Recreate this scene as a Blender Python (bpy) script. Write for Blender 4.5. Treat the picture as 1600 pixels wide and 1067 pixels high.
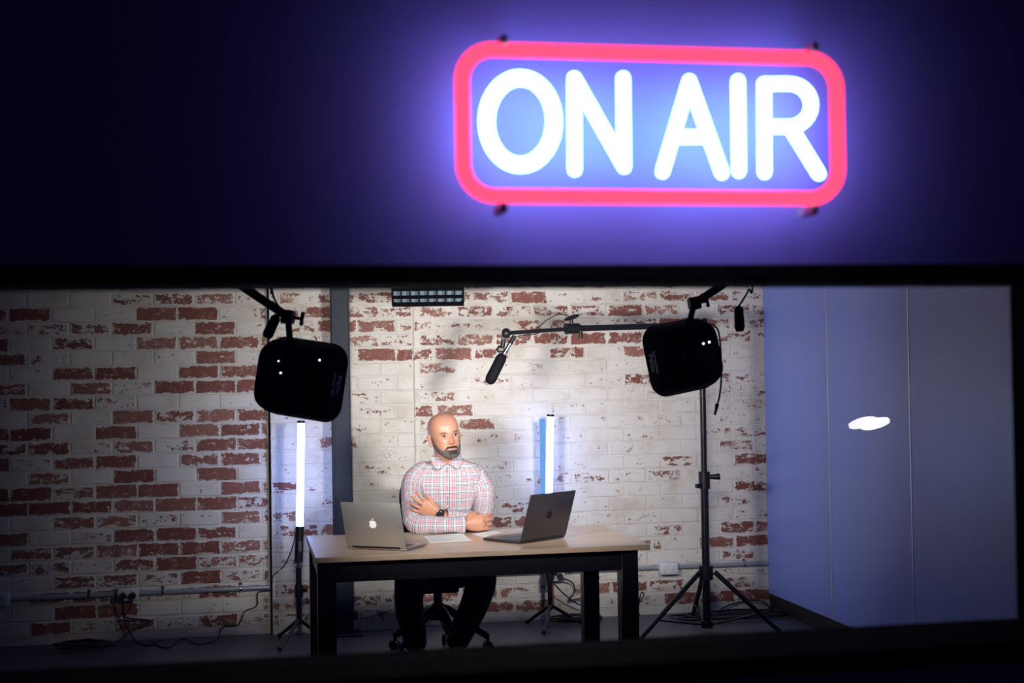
import bpy, bmesh, math, random
from mathutils import Vector, Matrix, noise as mnoise
random.seed(7)
for o in list(bpy.data.objects): bpy.data.objects.remove(o, do_unlink=True)
C = bpy.context.scene.collection
S = bpy.context.scene
R = math.radians
V = Vector

# ------------------------------------------------------------------ camera
FPX = 2222.0
YAW, PITCH, ROLL, EYE = R(10.8), R(1.15), R(.9), 1.55
_fw = V((math.sin(YAW)*math.cos(PITCH), math.cos(YAW)*math.cos(PITCH), math.sin(PITCH)))
_rt0 = V((math.cos(YAW), -math.sin(YAW), 0)); _up0 = _rt0.cross(_fw)
_rt = _rt0*math.cos(ROLL) - _up0*math.sin(ROLL)
_up = _up0*math.cos(ROLL) + _rt0*math.sin(ROLL)
cam = bpy.data.cameras.new('camera'); camo = bpy.data.objects.new('camera', cam); C.objects.link(camo)
cam.sensor_width = 36; cam.lens = FPX*36/1600
camo.matrix_world = Matrix(((_rt.x, _up.x, -_fw.x, 0), (_rt.y, _up.y, -_fw.y, 0), (_rt.z, _up.z, -_fw.z, EYE), (0, 0, 0, 1)))
cam.dof.use_dof = True; cam.dof.focus_distance = 7.55; cam.dof.aperture_fstop = 3.8
cam.clip_start = .05
S.camera = camo
def P(px, py, Y):
    """survey helper: the point at world depth Y seen at photo pixel (px, py)"""
    d = _fw + _rt*((px-800)/FPX) + _up*((533.5-py)/FPX)
    return V((0, 0, EYE)) + d*(Y/d.y)
def PZ(px, py, z):
    d = _fw + _rt*((px-800)/FPX) + _up*((533.5-py)/FPX)
    return V((0, 0, EYE)) + d*((z-EYE)/d.z)

# ------------------------------------------------------------------ world, exposure
w = bpy.data.worlds.new('world'); S.world = w; w.use_nodes = True
w.node_tree.nodes['Background'].inputs[0].default_value = (.12, .15, 1, 1)
w.node_tree.nodes['Background'].inputs[1].default_value = .012
S.view_settings.view_transform = 'Standard'; S.view_settings.look = 'None'
S.view_settings.gamma = 1; S.view_settings.exposure = 0
S.view_settings.use_curve_mapping = False
S.cycles.use_denoising = True
S.cycles.max_bounces = 8; S.cycles.transparent_max_bounces = 16
S.cycles.sample_clamp_indirect = 6
SOFTBOX_POWER = 16.5
TUBE_COL = (.20, .34, 1.0); TUBE_STR = 18.0
SIGN_WHITE = ((.19, .52, 1.0), 18.0)
SIGN_RED = ((1.0, .032, .075), 3.2)

# ------------------------------------------------------------------ mesh helpers
class MB:
    def __init__(s): s.v = []; s.f = []; s.uv = []; s.col = None
    def add(s, verts, faces, uvs=None):
        k = len(s.v); s.v += [V(p) for p in verts]
        s.uv += list(uvs) if uvs else [(0, 0)]*len(verts)
        s.f += [tuple(i+k for i in f) for f in faces]; return s
    def box(s, c, size, rot=None, bevel=0, seg=1):
        bm = bmesh.new(); bmesh.ops.create_cube(bm, size=1)
        for q in bm.verts: q.co = V((q.co.x*size[0], q.co.y*size[1], q.co.z*size[2]))
        if bevel: bmesh.ops.bevel(bm, geom=bm.edges[:], offset=bevel, segments=seg, affect='EDGES', profile=.5)
        M = rot.to_3x3() if rot is not None else Matrix.Identity(3)
        bm.verts.index_update()
        s.add([M @ q.co + V(c) for q in bm.verts], [[q.index for q in f.verts] for f in bm.faces]); bm.free(); return s
    def box2(s, a, b, bevel=0):
        a, b = V(a), V(b); return s.box((a+b)/2, [abs(b[i]-a[i]) for i in range(3)], None, bevel)
    def beam(s, a, b, w, h, bevel=0, up=(0, 0, 1)):
        a, b = V(a), V(b); d = (b-a); L = d.length; d.normalize()
        u = V(up); x = d.cross(u)
        if x.length < 1e-4: x = V((1, 0, 0))
        x.normalize(); z = x.cross(d)
        M = Matrix((x, d, z)).transposed()
        return s.box((a+b)/2, (w, L, h), M, bevel)
    def loft(s, rings, cap=True, closed=True, uvs=None):
        n = len(rings[0]); k = len(s.v)
        for i, r in enumerate(rings):
            s.v += [V(p) for p in r]; s.uv += list(uvs[i]) if uvs else [(0, 0)]*n
        m = n if closed else n-1
        for i in range(len(rings)-1):
            for j in range(m):
                a = k+i*n+j; b = k+i*n+(j+1) % n
                s.f.append((a, b, b+n, a+n))
        if cap:
            s.f.append(tuple(k+j for j in reversed(range(n))))
            s.f.append(tuple(k+(len(rings)-1)*n+j for j in range(n)))
        return s
    def tube(s, path, rad, n=10, cap=True, uvscale=None, ref=None, flat=1.0, dome=False):
        path = [V(p) for p in path]
        if not hasattr(rad, '__len__'): rad = [rad]*len(path)
        if dome:   # rounded ends
            d0 = (path[0]-path[1]).normalized(); d1 = (path[-1]-path[-2]).normalized()
            pre = [(path[0]+d0*rad[0]*math.sin(a), max(rad[0]*math.cos(a), 1e-4)) for a in (1.45, 1.05, .6)]
            post = [(path[-1]+d1*rad[-1]*math.sin(a), max(rad[-1]*math.cos(a), 1e-4)) for a in (.6, 1.05, 1.45)]
            path = [p for p, _ in pre]+path+[p for p, _ in post]
            rad = [r for _, r in pre]+list(rad)+[r for _, r in post]
        t = []
        for i in range(len(path)):
            a = path[max(i-1, 0)]; b = path[min(i+1, len(path)-1)]; t.append((b-a).normalized())
        u = V(ref) if ref is not None else (V((0, 0, 1)) if abs(t[0].z) < .9 else V((1, 0, 0)))
        rings = []; uvs = []; L = 0
        for i, p in enumerate(path):
            u = (u - t[i]*u.dot(t[i])).normalized(); x = t[i].cross(u)
            if i: L += (p-path[i-1]).length
            m = n+1 if uvscale else n
            rings.append([p + (x*math.cos(a)*flat + u*math.sin(a))*rad[i] for a in [2*math.pi*j/n for j in range(m)]])
            uvs.append([(j/n*2*math.pi*uvscale, L) for j in range(m)] if uvscale else [(0, 0)]*m)
        return s.loft(rings, cap and not uvscale, not uvscale, uvs)
    def cyl(s, a, b, r, r2=None, n=16): return s.tube([a, b], [r, r if r2 is None else r2], n)
    def ball(s, c, r, n=14, m=9, M=None):
        r = r if hasattr(r, '__len__') else (r, r, r); rings = []
        for i in range(m+1):
            a = -math.pi/2 + math.pi*i/m; ca = max(math.cos(a), .02)
            ring = [V((r[0]*ca*math.cos(2*math.pi*j/n), r[1]*ca*math.sin(2*math.pi*j/n), r[2]*math.sin(a))) for j in range(n)]
            rings.append([(M @ q if M else q)+V(c) for q in ring])
        return s.loft(rings)
    def prism(s, poly, off):
        """polygon of 3-D points extruded by vector off"""
        n = len(poly); off = V(off)
        s.add([V(p) for p in poly]+[V(p)+off for p in poly], [tuple(range(n))[::-1], tuple(range(n, 2*n))]+[(i, (i+1) % n, n+(i+1) % n, n+i) for i in range(n)])
        return s
    def mesh(s, name, org=(0, 0, 0), smooth=True, ang=38):
        me = bpy.data.meshes.new(name); o = V(org)
        me.from_pydata([p-o for p in s.v], [], s.f)
        if any(u != (0, 0) for u in s.uv):
            ul = me.uv_layers.new(name='uv')
            for lp in me.loops: ul.data[lp.index].uv = s.uv[lp.vertex_index]
        bm = bmesh.new(); bm.from_mesh(me); bmesh.ops.recalc_face_normals(bm, faces=bm.faces[:]); bm.to_mesh(me); bm.free()
        if smooth:
            me.polygons.foreach_set('use_smooth', [True]*len(me.polygons)); me.set_sharp_from_angle(angle=R(ang))
        return me
    def build(s, name, mt, parent=None, org=None, smooth=True, ang=38):
        g = root_loc(parent) if parent is not None else V(org if org is not None else (0, 0, 0))
        ob = bpy.data.objects.new(name, s.mesh(name, g, smooth, ang)); C.objects.link(ob)
        ob.data.materials.append(mt)
        if parent is not None: ob.parent = parent
        else: ob.location = g
        return ob
def root_loc(o):
    g = V((0, 0, 0))
    while o is not None: g += o.location; o = o.parent
    return g
def thing(name, label, cat, loc, group=None):
    o = bpy.data.objects.new(name, None); C.objects.link(o); o.location = V(loc); o.empty_display_size = .05
    return tag(o, label, cat, group)
def tag(o, label, cat, group=None):
    o['label'] = label; o['category'] = cat
    if group: o['group'] = group
    return o
def struct(o): o['kind'] = 'structure'; return o
def smoothpath(pts, k=6):
    pts = [V(p) for p in pts]; out = []
    for i in range(len(pts)-1):
        p0 = pts[max(i-1, 0)]; p1 = pts[i]; p2 = pts[i+1]; p3 = pts[min(i+2, len(pts)-1)]
        for j in range(k):
            t = j/k
            out.append(.5*((2*p1)+(p2-p0)*t+(2*p0-5*p1+4*p2-p3)*t*t+(3*p1-p0-3*p2+p3)*t**3))
    out.append(pts[-1]); return out
def lerp(a, b, t): return a+(b-a)*t
def interp(tab, t):
    for i in range(len(tab)-1):
        if t <= tab[i+1][0]:
            a, b = tab[i], tab[i+1]; q = (t-a[0])/(b[0]-a[0]); q = max(0, min(1, q))
            return [lerp(x, y, q) for x, y in zip(a[1:], b[1:])]
    return list(tab[-1][1:])

# ------------------------------------------------------------------ materials
def nodes(name):
    m = bpy.data.materials.new(name); m.use_nodes = True; nt = m.node_tree
    return m, nt, nt.nodes['Principled BSDF']
def N(nt, typ, **kw):
    n = nt.nodes.new(typ)
    for k, v in kw.items(): setattr(n, k, v)
    return n
def L(nt, a, b): nt.links.new(a, b)
def M_(nt, op, a, b=None, c=None, clamp=False):
    n = nt.nodes.new('ShaderNodeMath'); n.operation = op; n.use_clamp = clamp
    for i, x in enumerate((a, b, c)):
        if x is None: continue
        if hasattr(x, 'links'): nt.links.new(x, n.inputs[i])
        else: n.inputs[i].default_value = x
    return n.outputs[0]
def MIX(nt, fac, a, b):
    n = nt.nodes.new('ShaderNodeMix'); n.data_type = 'RGBA'
    for i, x in ((0, fac), (6, a), (7, b)):
        if hasattr(x, 'links'): nt.links.new(x, n.inputs[i])
        else: n.inputs[i].default_value = x if i == 0 else (*x, 1)
    return n.outputs[2]
def NOISE(nt, vec, scale, detail=4, rough=.55, mapscale=None):
    n = nt.nodes.new('ShaderNodeTexNoise'); n.inputs['Scale'].default_value = scale; n.inputs['Detail'].default_value = detail; n.inputs['Roughness'].default_value = rough
    if mapscale:
        mp = nt.nodes.new('ShaderNodeMapping'); mp.inputs['Scale'].default_value = mapscale; nt.links.new(vec, mp.inputs[0]); vec = mp.outputs[0]
    nt.links.new(vec, n.inputs['Vector']); return n.outputs[0]
def SMOOTH(nt, x, a, b):
    n = nt.nodes.new('ShaderNodeMapRange'); n.interpolation_type = 'SMOOTHSTEP'
    nt.links.new(x, n.inputs[0])
    for i, q in ((1, a), (2, b)):
        if hasattr(q, 'links'): nt.links.new(q, n.inputs[i])
        else: n.inputs[i].default_value = q
    return n.outputs[0]
def BUMP(nt, h, strength, dist, bsdf):
    b = nt.nodes.new('ShaderNodeBump'); b.inputs['Strength'].default_value = strength; b.inputs['Distance'].default_value = dist
    nt.links.new(h, b.inputs['Height']); nt.links.new(b.outputs[0], bsdf.inputs['Normal'])
_mc = {}
def mat(name, col, rough=.5, metal=0, var=.12, scale=30, bump=0, spec=.5, mapscale=None):
    if name in _mc: return _mc[name]
    m, nt, b = nodes(name); tc = N(nt, 'ShaderNodeTexCoord').outputs['Object']
    n = NOISE(nt, tc, scale, 4, .6, mapscale)
    lo = tuple(c*(1-var) for c in col); hi = tuple(min(1, c*(1+var)) for c in col)
    L(nt, MIX(nt, n, lo, hi), b.inputs['Base Color'])
    b.inputs['Metallic'].default_value = metal; b.inputs['Specular IOR Level'].default_value = spec
    L(nt, M_(nt, 'MULTIPLY_ADD', n, .12, max(rough-.06, .02)), b.inputs['Roughness'])
    if bump: BUMP(nt, n, bump, .004, b)
    _mc[name] = m; return m
def emis(name, col, strength):
    m = bpy.data.materials.new(name); m.use_nodes = True; nt = m.node_tree
    nt.nodes.remove(nt.nodes['Principled BSDF']); e = N(nt, 'ShaderNodeEmission')
    e.inputs[0].default_value = (*col, 1); e.inputs[1].default_value = strength
    L(nt, e.outputs[0], nt.nodes['Material Output'].inputs[0]); return m

def make_brick_mat():
    m, nt, b = nodes('painted_brick')
    oi = N(nt, 'ShaderNodeObjectInfo'); sp = N(nt, 'ShaderNodeSeparateColor'); L(nt, oi.outputs['Color'], sp.inputs[0])
    wear, tone, half = sp.outputs[0], sp.outputs[1], sp.outputs[2]
    pos = N(nt, 'ShaderNodeNewGeometry').outputs['Position']
    tc = N(nt, 'ShaderNodeTexCoord').outputs['Object']; sx = N(nt, 'ShaderNodeSeparateXYZ'); L(nt, tc, sx.inputs[0])
    n1 = NOISE(nt, pos, 1, 7, .66, (14, 14, 30)); n2 = NOISE(nt, pos, 72, 6, .72)
    val = M_(nt, 'ADD', M_(nt, 'MULTIPLY', n1, .58), M_(nt, 'MULTIPLY', n2, .42))
    dx = M_(nt, 'SUBTRACT', half, M_(nt, 'ABSOLUTE', sx.outputs[0]))
    dz = M_(nt, 'SUBTRACT', .0384, M_(nt, 'ABSOLUTE', sx.outputs[2]))
    d = M_(nt, 'MINIMUM', dx, dz)
    edge = M_(nt, 'SUBTRACT', 1.0, SMOOTH(nt, d, .0005, .015))
    thr = M_(nt, 'MULTIPLY_ADD', wear, -.245, .622)
    thr = M_(nt, 'ADD', thr, M_(nt, 'MULTIPLY', edge, .115))
    mask = SMOOTH(nt, M_(nt, 'SUBTRACT', val, thr), -.006, .012)
    # thin haze of leftover paint on the bare faces
    n3 = NOISE(nt, pos, 22, 6, .7)
    film = M_(nt, 'MULTIPLY', SMOOTH(nt, n3, .52, .72), .45)
    red = MIX(nt, NOISE(nt, pos, 60, 5, .6), (.10, .027, .022), (.27, .088, .062))
    red = MIX(nt, tone, red, MIX(nt, n2, (.25, .105, .08), (.36, .175, .13)))
    red = MIX(nt, film, red, (.62, .50, .44))
    paint = MIX(nt, SMOOTH(nt, NOISE(nt, pos, 5, 6, .6), .42, .74), (.66, .635, .60), (.53, .48, .41))
    paint = MIX(nt, M_(nt, 'MULTIPLY', SMOOTH(nt, n2, .60, .72), .35), paint, (.42, .36, .30))
    chip = SMOOTH(nt, NOISE(nt, pos, 1, 6, .75, (20, 20, 34)), .665, .68)
    vo = N(nt, 'ShaderNodeTexVoronoi', feature='DISTANCE_TO_EDGE'); mp = N(nt, 'ShaderNodeMapping'); mp.inputs['Scale'].default_value = (2.6, 2.6, 7.5)
    L(nt, pos, mp.inputs[0]); wob = N(nt, 'ShaderNodeVectorMath', operation='ADD'); L(nt, mp.outputs[0], wob.inputs[0])
    nv = N(nt, 'ShaderNodeTexNoise'); nv.inputs['Scale'].default_value = 9; nv.inputs['Detail'].default_value = 5; L(nt, pos, nv.inputs['Vector'])
    sc = N(nt, 'ShaderNodeVectorMath', operation='SCALE'); sc.inputs['Scale'].default_value = .8; L(nt, nv.outputs['Color'], sc.inputs[0]); L(nt, sc.outputs[0], wob.inputs[1])
    L(nt, wob.outputs[0], vo.inputs['Vector'])
    crack = M_(nt, 'MULTIPLY', M_(nt, 'LESS_THAN', vo.outputs['Distance'], .012), SMOOTH(nt, NOISE(nt, pos, 3.1, 3, .5), .61, .64))
    chip = M_(nt, 'MAXIMUM', chip, crack)
    paint = MIX(nt, chip, paint, (.09, .045, .035))
    L(nt, MIX(nt, mask, paint, red), b.inputs['Base Color'])
    b.inputs['Roughness'].default_value = .62; b.inputs['Specular IOR Level'].default_value = .35
    h = M_(nt, 'ADD', M_(nt, 'MULTIPLY', mask, -.6), M_(nt, 'MULTIPLY', n2, .55))
    BUMP(nt, h, .55, .004, b); return m
def make_mortar_mat():
    m, nt, b = nodes('painted_mortar'); pos = N(nt, 'ShaderNodeNewGeometry').outputs['Position']
    n = NOISE(nt, pos, 7, 6, .6); n2 = NOISE(nt, pos, 70, 5, .65)
    c = MIX(nt, SMOOTH(nt, n, .40, .74), (.64, .61, .575), (.50, .45, .385))
    c = MIX(nt, SMOOTH(nt, n2, .66, .70), c, (.16, .10, .08))
    L(nt, c, b.inputs['Base Color']); b.inputs['Roughness'].default_value = .7
    BUMP(nt, n2, .5, .004, b); return m
BRICK = make_brick_mat(); MORTAR = make_mortar_mat()
def make_floor_mat():
    m, nt, b = nodes('dark_concrete'); pos = N(nt, 'ShaderNodeNewGeometry').outputs['Position']
    n = NOISE(nt, pos, 2.2, 7, .6); n2 = NOISE(nt, pos, 60, 4, .6)
    c = MIX(nt, n, (.035, .038, .055), (.10, .105, .14)); c = MIX(nt, M_(nt, 'MULTIPLY', n2, .3), c, (.09, .09, .10))
    L(nt, c, b.inputs['Base Color']); L(nt, M_(nt, 'MULTIPLY_ADD', n, .3, .28), b.inputs['Roughness'])
    BUMP(nt, n2, .15, .003, b); return m
def make_oak_mat():
    m, nt, b = nodes('pale_oak'); tc = N(nt, 'ShaderNodeTexCoord').outputs['Object']
    n = NOISE(nt, tc, 1, 7, .6, (2.2, 34, 34)); n2 = NOISE(nt, tc, 1, 5, .6, (9, 160, 160))
    c = MIX(nt, SMOOTH(nt, n, .3, .7), (.46, .33, .235), (.60, .46, .35)); c = MIX(nt, M_(nt, 'MULTIPLY', SMOOTH(nt, n2, .5, .7), .35), c, (.36, .23, .13))
    L(nt, c, b.inputs['Base Color']); b.inputs['Roughness'].default_value = .30
    BUMP(nt, n2, .06, .001, b); return m
def make_plaid_mat():
    m, nt, b = nodes('plaid_cotton'); uv = N(nt, 'ShaderNodeUVMap'); sx = N(nt, 'ShaderNodeSeparateXYZ'); L(nt, uv.outputs[0], sx.inputs[0])
    def bands(c, per, lines):
        f = M_(nt, 'FRACT', M_(nt, 'DIVIDE', c, per)); out = None
        for a, wd in lines:
            t = M_(nt, 'LESS_THAN', M_(nt, 'ABSOLUTE', M_(nt, 'SUBTRACT', f, a)), wd)
            out = t if out is None else M_(nt, 'MAXIMUM', out, t)
        return out
    base = (.56, .585, .63); per = .044
    red_l = [(.24, .045), (.40, .045)]; dk_l = [(.06, .038), (.58, .038), (.74, .038)]
    ru, rv = bands(sx.outputs[0], per, red_l), bands(sx.outputs[1], per, red_l)
    du, dv = bands(sx.outputs[0], per, dk_l), bands(sx.outputs[1], per, dk_l)
    r = M_(nt, 'MULTIPLY', M_(nt, 'ADD', ru, rv), .62); dd = M_(nt, 'MULTIPLY', M_(nt, 'ADD', du, dv), .62)
    c = MIX(nt, r, base, (.52, .10, .12)); c = MIX(nt, dd, c, (.07, .085, .14))
    L(nt, c, b.inputs['Base Color']); b.inputs['Roughness'].default_value = .85; b.inputs['Specular IOR Level'].default_value = .2
    tc = N(nt, 'ShaderNodeTexCoord').outputs['Object']; BUMP(nt, NOISE(nt, tc, 26, 3, .5), .35, .006, b); return m
def make_skin_mat():
    m, nt, b = nodes('skin'); at = N(nt, 'ShaderNodeVertexColor', layer_name='tint'); tc = N(nt, 'ShaderNodeTexCoord').outputs['Object']
    n = NOISE(nt, tc, 55, 4, .6); c = MIX(nt, M_(nt, 'MULTIPLY', n, .25), at.outputs[0], (.45, .19, .14))
    L(nt, c, b.inputs['Base Color']); b.inputs['Roughness'].default_value = .42; b.inputs['Specular IOR Level'].default_value = .45
    b.inputs['Subsurface Weight'].default_value = .08; b.inputs['Subsurface Radius'].default_value = (.01, .004, .002)
    return m
def make_beard_mat():
    m, nt, b = nodes('greying_beard'); at = N(nt, 'ShaderNodeVertexColor', layer_name='tint'); tc = N(nt, 'ShaderNodeTexCoord').outputs['Object']
    n = NOISE(nt, tc, 1, 3, .7, (420, 420, 120)); c = MIX(nt, SMOOTH(nt, n, .45, .65), at.outputs[0], (.025, .018, .016))
    L(nt, c, b.inputs['Base Color']); b.inputs['Roughness'].default_value = .7; BUMP(nt, n, .8, .004, b); return m
def make_glass_mat():
    m = bpy.data.materials.new('window_glass'); m.use_nodes = True; nt = m.node_tree; nt.nodes.remove(nt.nodes['Principled BSDF'])
    t = N(nt, 'ShaderNodeBsdfTransparent'); g = N(nt, 'ShaderNodeBsdfGlossy'); g.inputs['Roughness'].default_value = 0
    t.inputs[0].default_value = (.985, .99, .995, 1)
    tc = N(nt, 'ShaderNodeTexCoord').outputs['Object']
    x = N(nt, 'ShaderNodeMixShader'); L(nt, M_(nt, 'MULTIPLY_ADD', NOISE(nt, tc, 3), .006, .025), x.inputs[0]); L(nt, t.outputs[0], x.inputs[1]); L(nt, g.outputs[0], x.inputs[2])
    L(nt, x.outputs[0], nt.nodes['Material Output'].inputs[0]); return m
FLOOR = make_floor_mat(); OAK = make_oak_mat(); PLAID = make_plaid_mat(); SKIN = make_skin_mat(); BEARD = make_beard_mat(); GLASS = make_glass_mat()
BLACK = mat('black_plastic', (.009, .009, .012), .40, spec=.3)
BLACKM = mat('black_metal', (.010, .010, .014), .30, 0, .2, spec=.3)
CLOTHB = mat('black_nylon', (.006, .006, .009), .7, 0, .3, 120, .3, .08)
CABLE = mat('black_rubber', (.01, .01, .012), .5)
STEEL = mat('brushed_steel', (.55, .56, .6), .25, 1)
NAVY = mat('navy_wall_paint', (.18, .14, .50), .72, 0, .06, 8)
FRAMEB = mat('black_window_frame', (.004, .004, .006), .7, spec=.05)

# ------------------------------------------------------------------ setting: camera-side wall with the studio window
OX0, OX1, OZ0, OZ1 = -.362, 1.289, 1.116, 1.679     # clear opening
WF, WB = 2.06, 2.22                                  # faces of the wall
b = MB()
b.box2((-3.2, WF, OZ1+.022), (4.6, WB, 2.8)); b.box2((-3.2, WF, 0), (4.6, WB, OZ0-.024))
b.box2((-3.2, WF, OZ0-.024), (OX0-.026, WB, OZ1+.022)); b.box2((OX1+.026, WF, OZ0-.024), (4.6, WB, OZ1+.022))
wall_front = struct(b.build('wall_front', NAVY, smooth=False))
win = bpy.data.objects.new('window_1', None); C.objects.link(win); win.location = ((OX0+OX1)/2, WF, OZ0); struct(win)
fd0, fd1 = WF-.012, WB+.004
MB().box2((OX0-.03, fd0, OZ1), (OX1+.03, fd1, OZ1+.026), .003).build('frame_head', FRAMEB, win)
MB().box2((OX0-.03, fd0-.03, OZ0-.028), (OX1+.03, fd1, OZ0), .004).build('frame_sill', FRAMEB, win)
MB().box2((OX0-.03, fd0, OZ0), (OX0, fd1, OZ1), .003).build('frame_jamb', FRAMEB, win)
MB().box2((OX1, fd0, OZ0), (OX1+.03, fd1, OZ1), .003).build('frame_jamb', FRAMEB, win)
for y in (2.085, 2.165): MB().box2((OX0, y, OZ0), (OX1, y+.004, OZ1)).build('pane', GLASS, win, smooth=False)

# floor, ceiling, far left wall
struct(MB().box2((-3.2, -5, -.1), (4.6, 9.1, 0)).build('floor', FLOOR, smooth=False))
struct(MB().box2((-3.2, WB, 2.8), (4.6, 9.1, 2.9)).build('ceiling', mat('ceiling_paint', (.40, .40, .46), .8), smooth=False))
struct(MB().box2((-3.3, WB, 0), (-3.2, 9.1, 2.8)).build('wall_left', mat('studio_side_paint', (.35, .35, .42), .8), smooth=False))

# ------------------------------------------------------------------ brick walls
PX, PZc = .2388, .0868; BH = .0768; BL = .2288; TOP1 = 1.953; JX = -1.3225
_bm = {}
def brick_mesh(length):
    key = round(length, 3)
    if key not in _bm:
        q = MB(); q.box((0, .02, 0), (length, .05, BH), None, .0035, 1); me = q.mesh('brick', smooth=False); me.materials.append(BRICK); _bm[key] = me
    return _bm[key]
WEAR_L = ['0004653', '59029923', '3457082', '91617772', '7302280', '02780872', '6073898', '48740013', '1608587',
          '98090885', '5726387', '93690674', '0609191', '99599286', '9977995', '20663276', '8139962', '16578865',
          '6536955', '21664843', '0664473', '00981123', '0736264']
PATCH = [(580,505,7),(560,505,7),(600,525,4),(570,548,7),(610,548,8),(625,548,8),(590,480,5),(570,480,5),(630,480,5),(665,545,5),(705,545,7),(740,545,5),(715,525,5),(765,525,6),(770,545,5),
 (680,465,4),(760,465,5),(800,462,6),(830,460,7),(780,480,4),(860,545,5),(880,525,6),(940,523,8),(970,523,7),(985,540,7),(900,540,6),(980,480,7),(1000,480,5),(990,460,4),(890,478,4),(1030,497,8),(1060,497,7),
 (1160,497,4),(1110,460,4),(1060,460,4),(665,575,4),(740,595,3),(705,615,4),(660,640,6),(682,640,6),(720,660,6),(680,660,4),(750,655,3),(985,590,5),(1080,715,4),(945,740,4),(1035,735,4),(890,740,4),
 (1150,705,4),(1190,715,6),(1150,752,6),(1190,752,6),(1150,820,6),(1180,820,6),(1140,842,6),(1170,842,7),(800,810,6),(825,810,6),(815,795,4),(1020,820,4),(1010,850,4),(1155,865,4),
 (1010,915,7),(1065,907,5),(1040,928,7),(1100,928,7),(1120,927,7),(1070,948,6),(1140,900,4),(1192,925,7),(780,945,6),(795,945,6),(840,940,6),(780,962,7),(815,962,6),(900,918,6),
 (680,935,6),(685,950,6),(720,930,6),(560,965,6),(570,985,6),(900,960,4),(500,505,8),(510,485,6),(470,485,6),(515,460,4),(455,490,4),(440,765,5),(435,800,4),(510,690,5),(485,830,5),(510,830,5),(430,960,6),(480,950,5),(490,930,4)]
def brick_wall(name, x0, x1, yface, baseback, rowfun, rec):
    sl = MB(); sl.box2((x0, yface-.005+rec, 0), (x1, baseback, 2.8)); wl = struct(sl.build(name, MORTAR, smooth=False))
    patch = {}
    for px, py, wv in PATCH:
        q = P(px, py, yface)
        if x0 <= q.x <= x1: patch[(q.x, q.z)] = wv
    for k in range(-3, 23):
        zt = TOP1 - (k-1)*PZc; zb = max(zt-BH, .0)
        zc = zt-BH/2
        if zt < .03: continue
        off = 0 if k % 2 else .0995
        i = -12
        while True:
            a = JX + off + i*PX + .005; e = a+BL; i += 1
            if a > x1-.02: break
            if e < max(x0+.02, -2.25): continue
            a2, e2 = max(a, x0+.004), min(e, x1-.004)
            if e2-a2 < .03: continue
            ln = round((e2-a2)*50)/50 if (e2-a2) < BL-.004 else BL
            xc = (a2+e2)/2
            # worn header pairs here and there
            wv = rowfun(k, i-1, xc, zc)
            for (qx, qz), pv in patch.items():
                if abs(qz-zc) < PZc/2 and a2-.005 <= qx <= e2+.005: wv = max(wv, pv)
            ob = bpy.data.objects.new('brick', brick_mesh(ln)); C.objects.link(ob); ob.parent = wl
            ob.location = (xc, yface+random.uniform(-.0010, .0010), max(zc, BH/2+.001)); ob.rotation_euler = (random.uniform(-.01, .01), random.uniform(-.004, .004), random.uniform(-.006, .006))
            ob.color = (min(1, wv/9+random.uniform(-.03, .03)), min(1, max(0, random.random()**2 * (1 if wv < 9 else .5))), ln/2, 1)
    return wl
def row_left(k, i, x, z):
    if 0 <= k < 23:
        s = WEAR_L[k]; j = i+12+ (0)
        idx = int(round((x-(JX+(0 if k % 2 else .0995)-PX/2))/PX))
        if 0 <= idx < len(s): return max(int(s[idx]), 5.6 if x > .08 else 0)
        return random.choice((0, 3, 6, 9)) if idx < 0 else 4
    return random.choice((1, 2, 5))
def row_pier(k, i, x, z):
    if z > 1.7: return random.choice((3.4, 4, 4.6))
    return random.choice((.6, 1.6, 2.4)) if z > .2 else 4
def row_right(k, i, x, z):
    if z > 1.66: return random.choice((2.8, 3.6, 4.2, 4.6))
    if x > 2.9: return random.choice((1.5, 2.5, 3.2))
    return random.choice((.4, 1.0, 1.8)) if z > .25 else random.choice((2, 3.5))
Y_L, Y_P, Y_R = 8.655, 8.60, 8.665
X_LP, X_PR, X_END = .168, 1.028, 3.296
brick_wall('wall_back_left', -3.2, X_LP-.012, Y_L, 8.95, row_left, .0045)
brick_wall('wall_back_pier', X_LP, X_PR, Y_P, 8.95, row_pier, .0032)
brick_wall('wall_back_right', X_PR, X_END+.06, Y_R, 8.95, row_right, .0030)

# right partition: three tall laminate panels over a dark plinth
PANEL = mat('blue_grey_laminate', (.22, .29, .78), .36, 0, .05, 3, 0, .5, (1, 2.2, .15))
pw = MB().box2((X_END+.02, WB+.02, 0), (X_END+.10, Y_R-.01, 2.8)).build('wall_right', mat('partition_core', (.05, .05, .06), .8), smooth=False); struct(pw)
ys = [Y_R-.012, 7.644, 6.639, 5.62, 4.6, 3.58, WB+.03]
for i in range(6):
    MB().box2((X_END-.004, ys[i+1]+.004, .10), (X_END+.02, ys[i]-.004, 2.79), .002).build('panel', PANEL, pw)
    if i < 5: MB().box2((X_END-.006, ys[i+1]-.0035, .10), (X_END+.018, ys[i+1]+.003, 2.79)).build('joint_strip', mat('pale_aluminium', (.75, .75, .8), .3, .6), pw)
struct(MB().box2((X_END+.005, WB+.03, 0), (X_END+.02, Y_R-.012, .098)).build('baseboard_right', mat('dark_plinth', (.012, .012, .016), .5), smooth=False))

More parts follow.
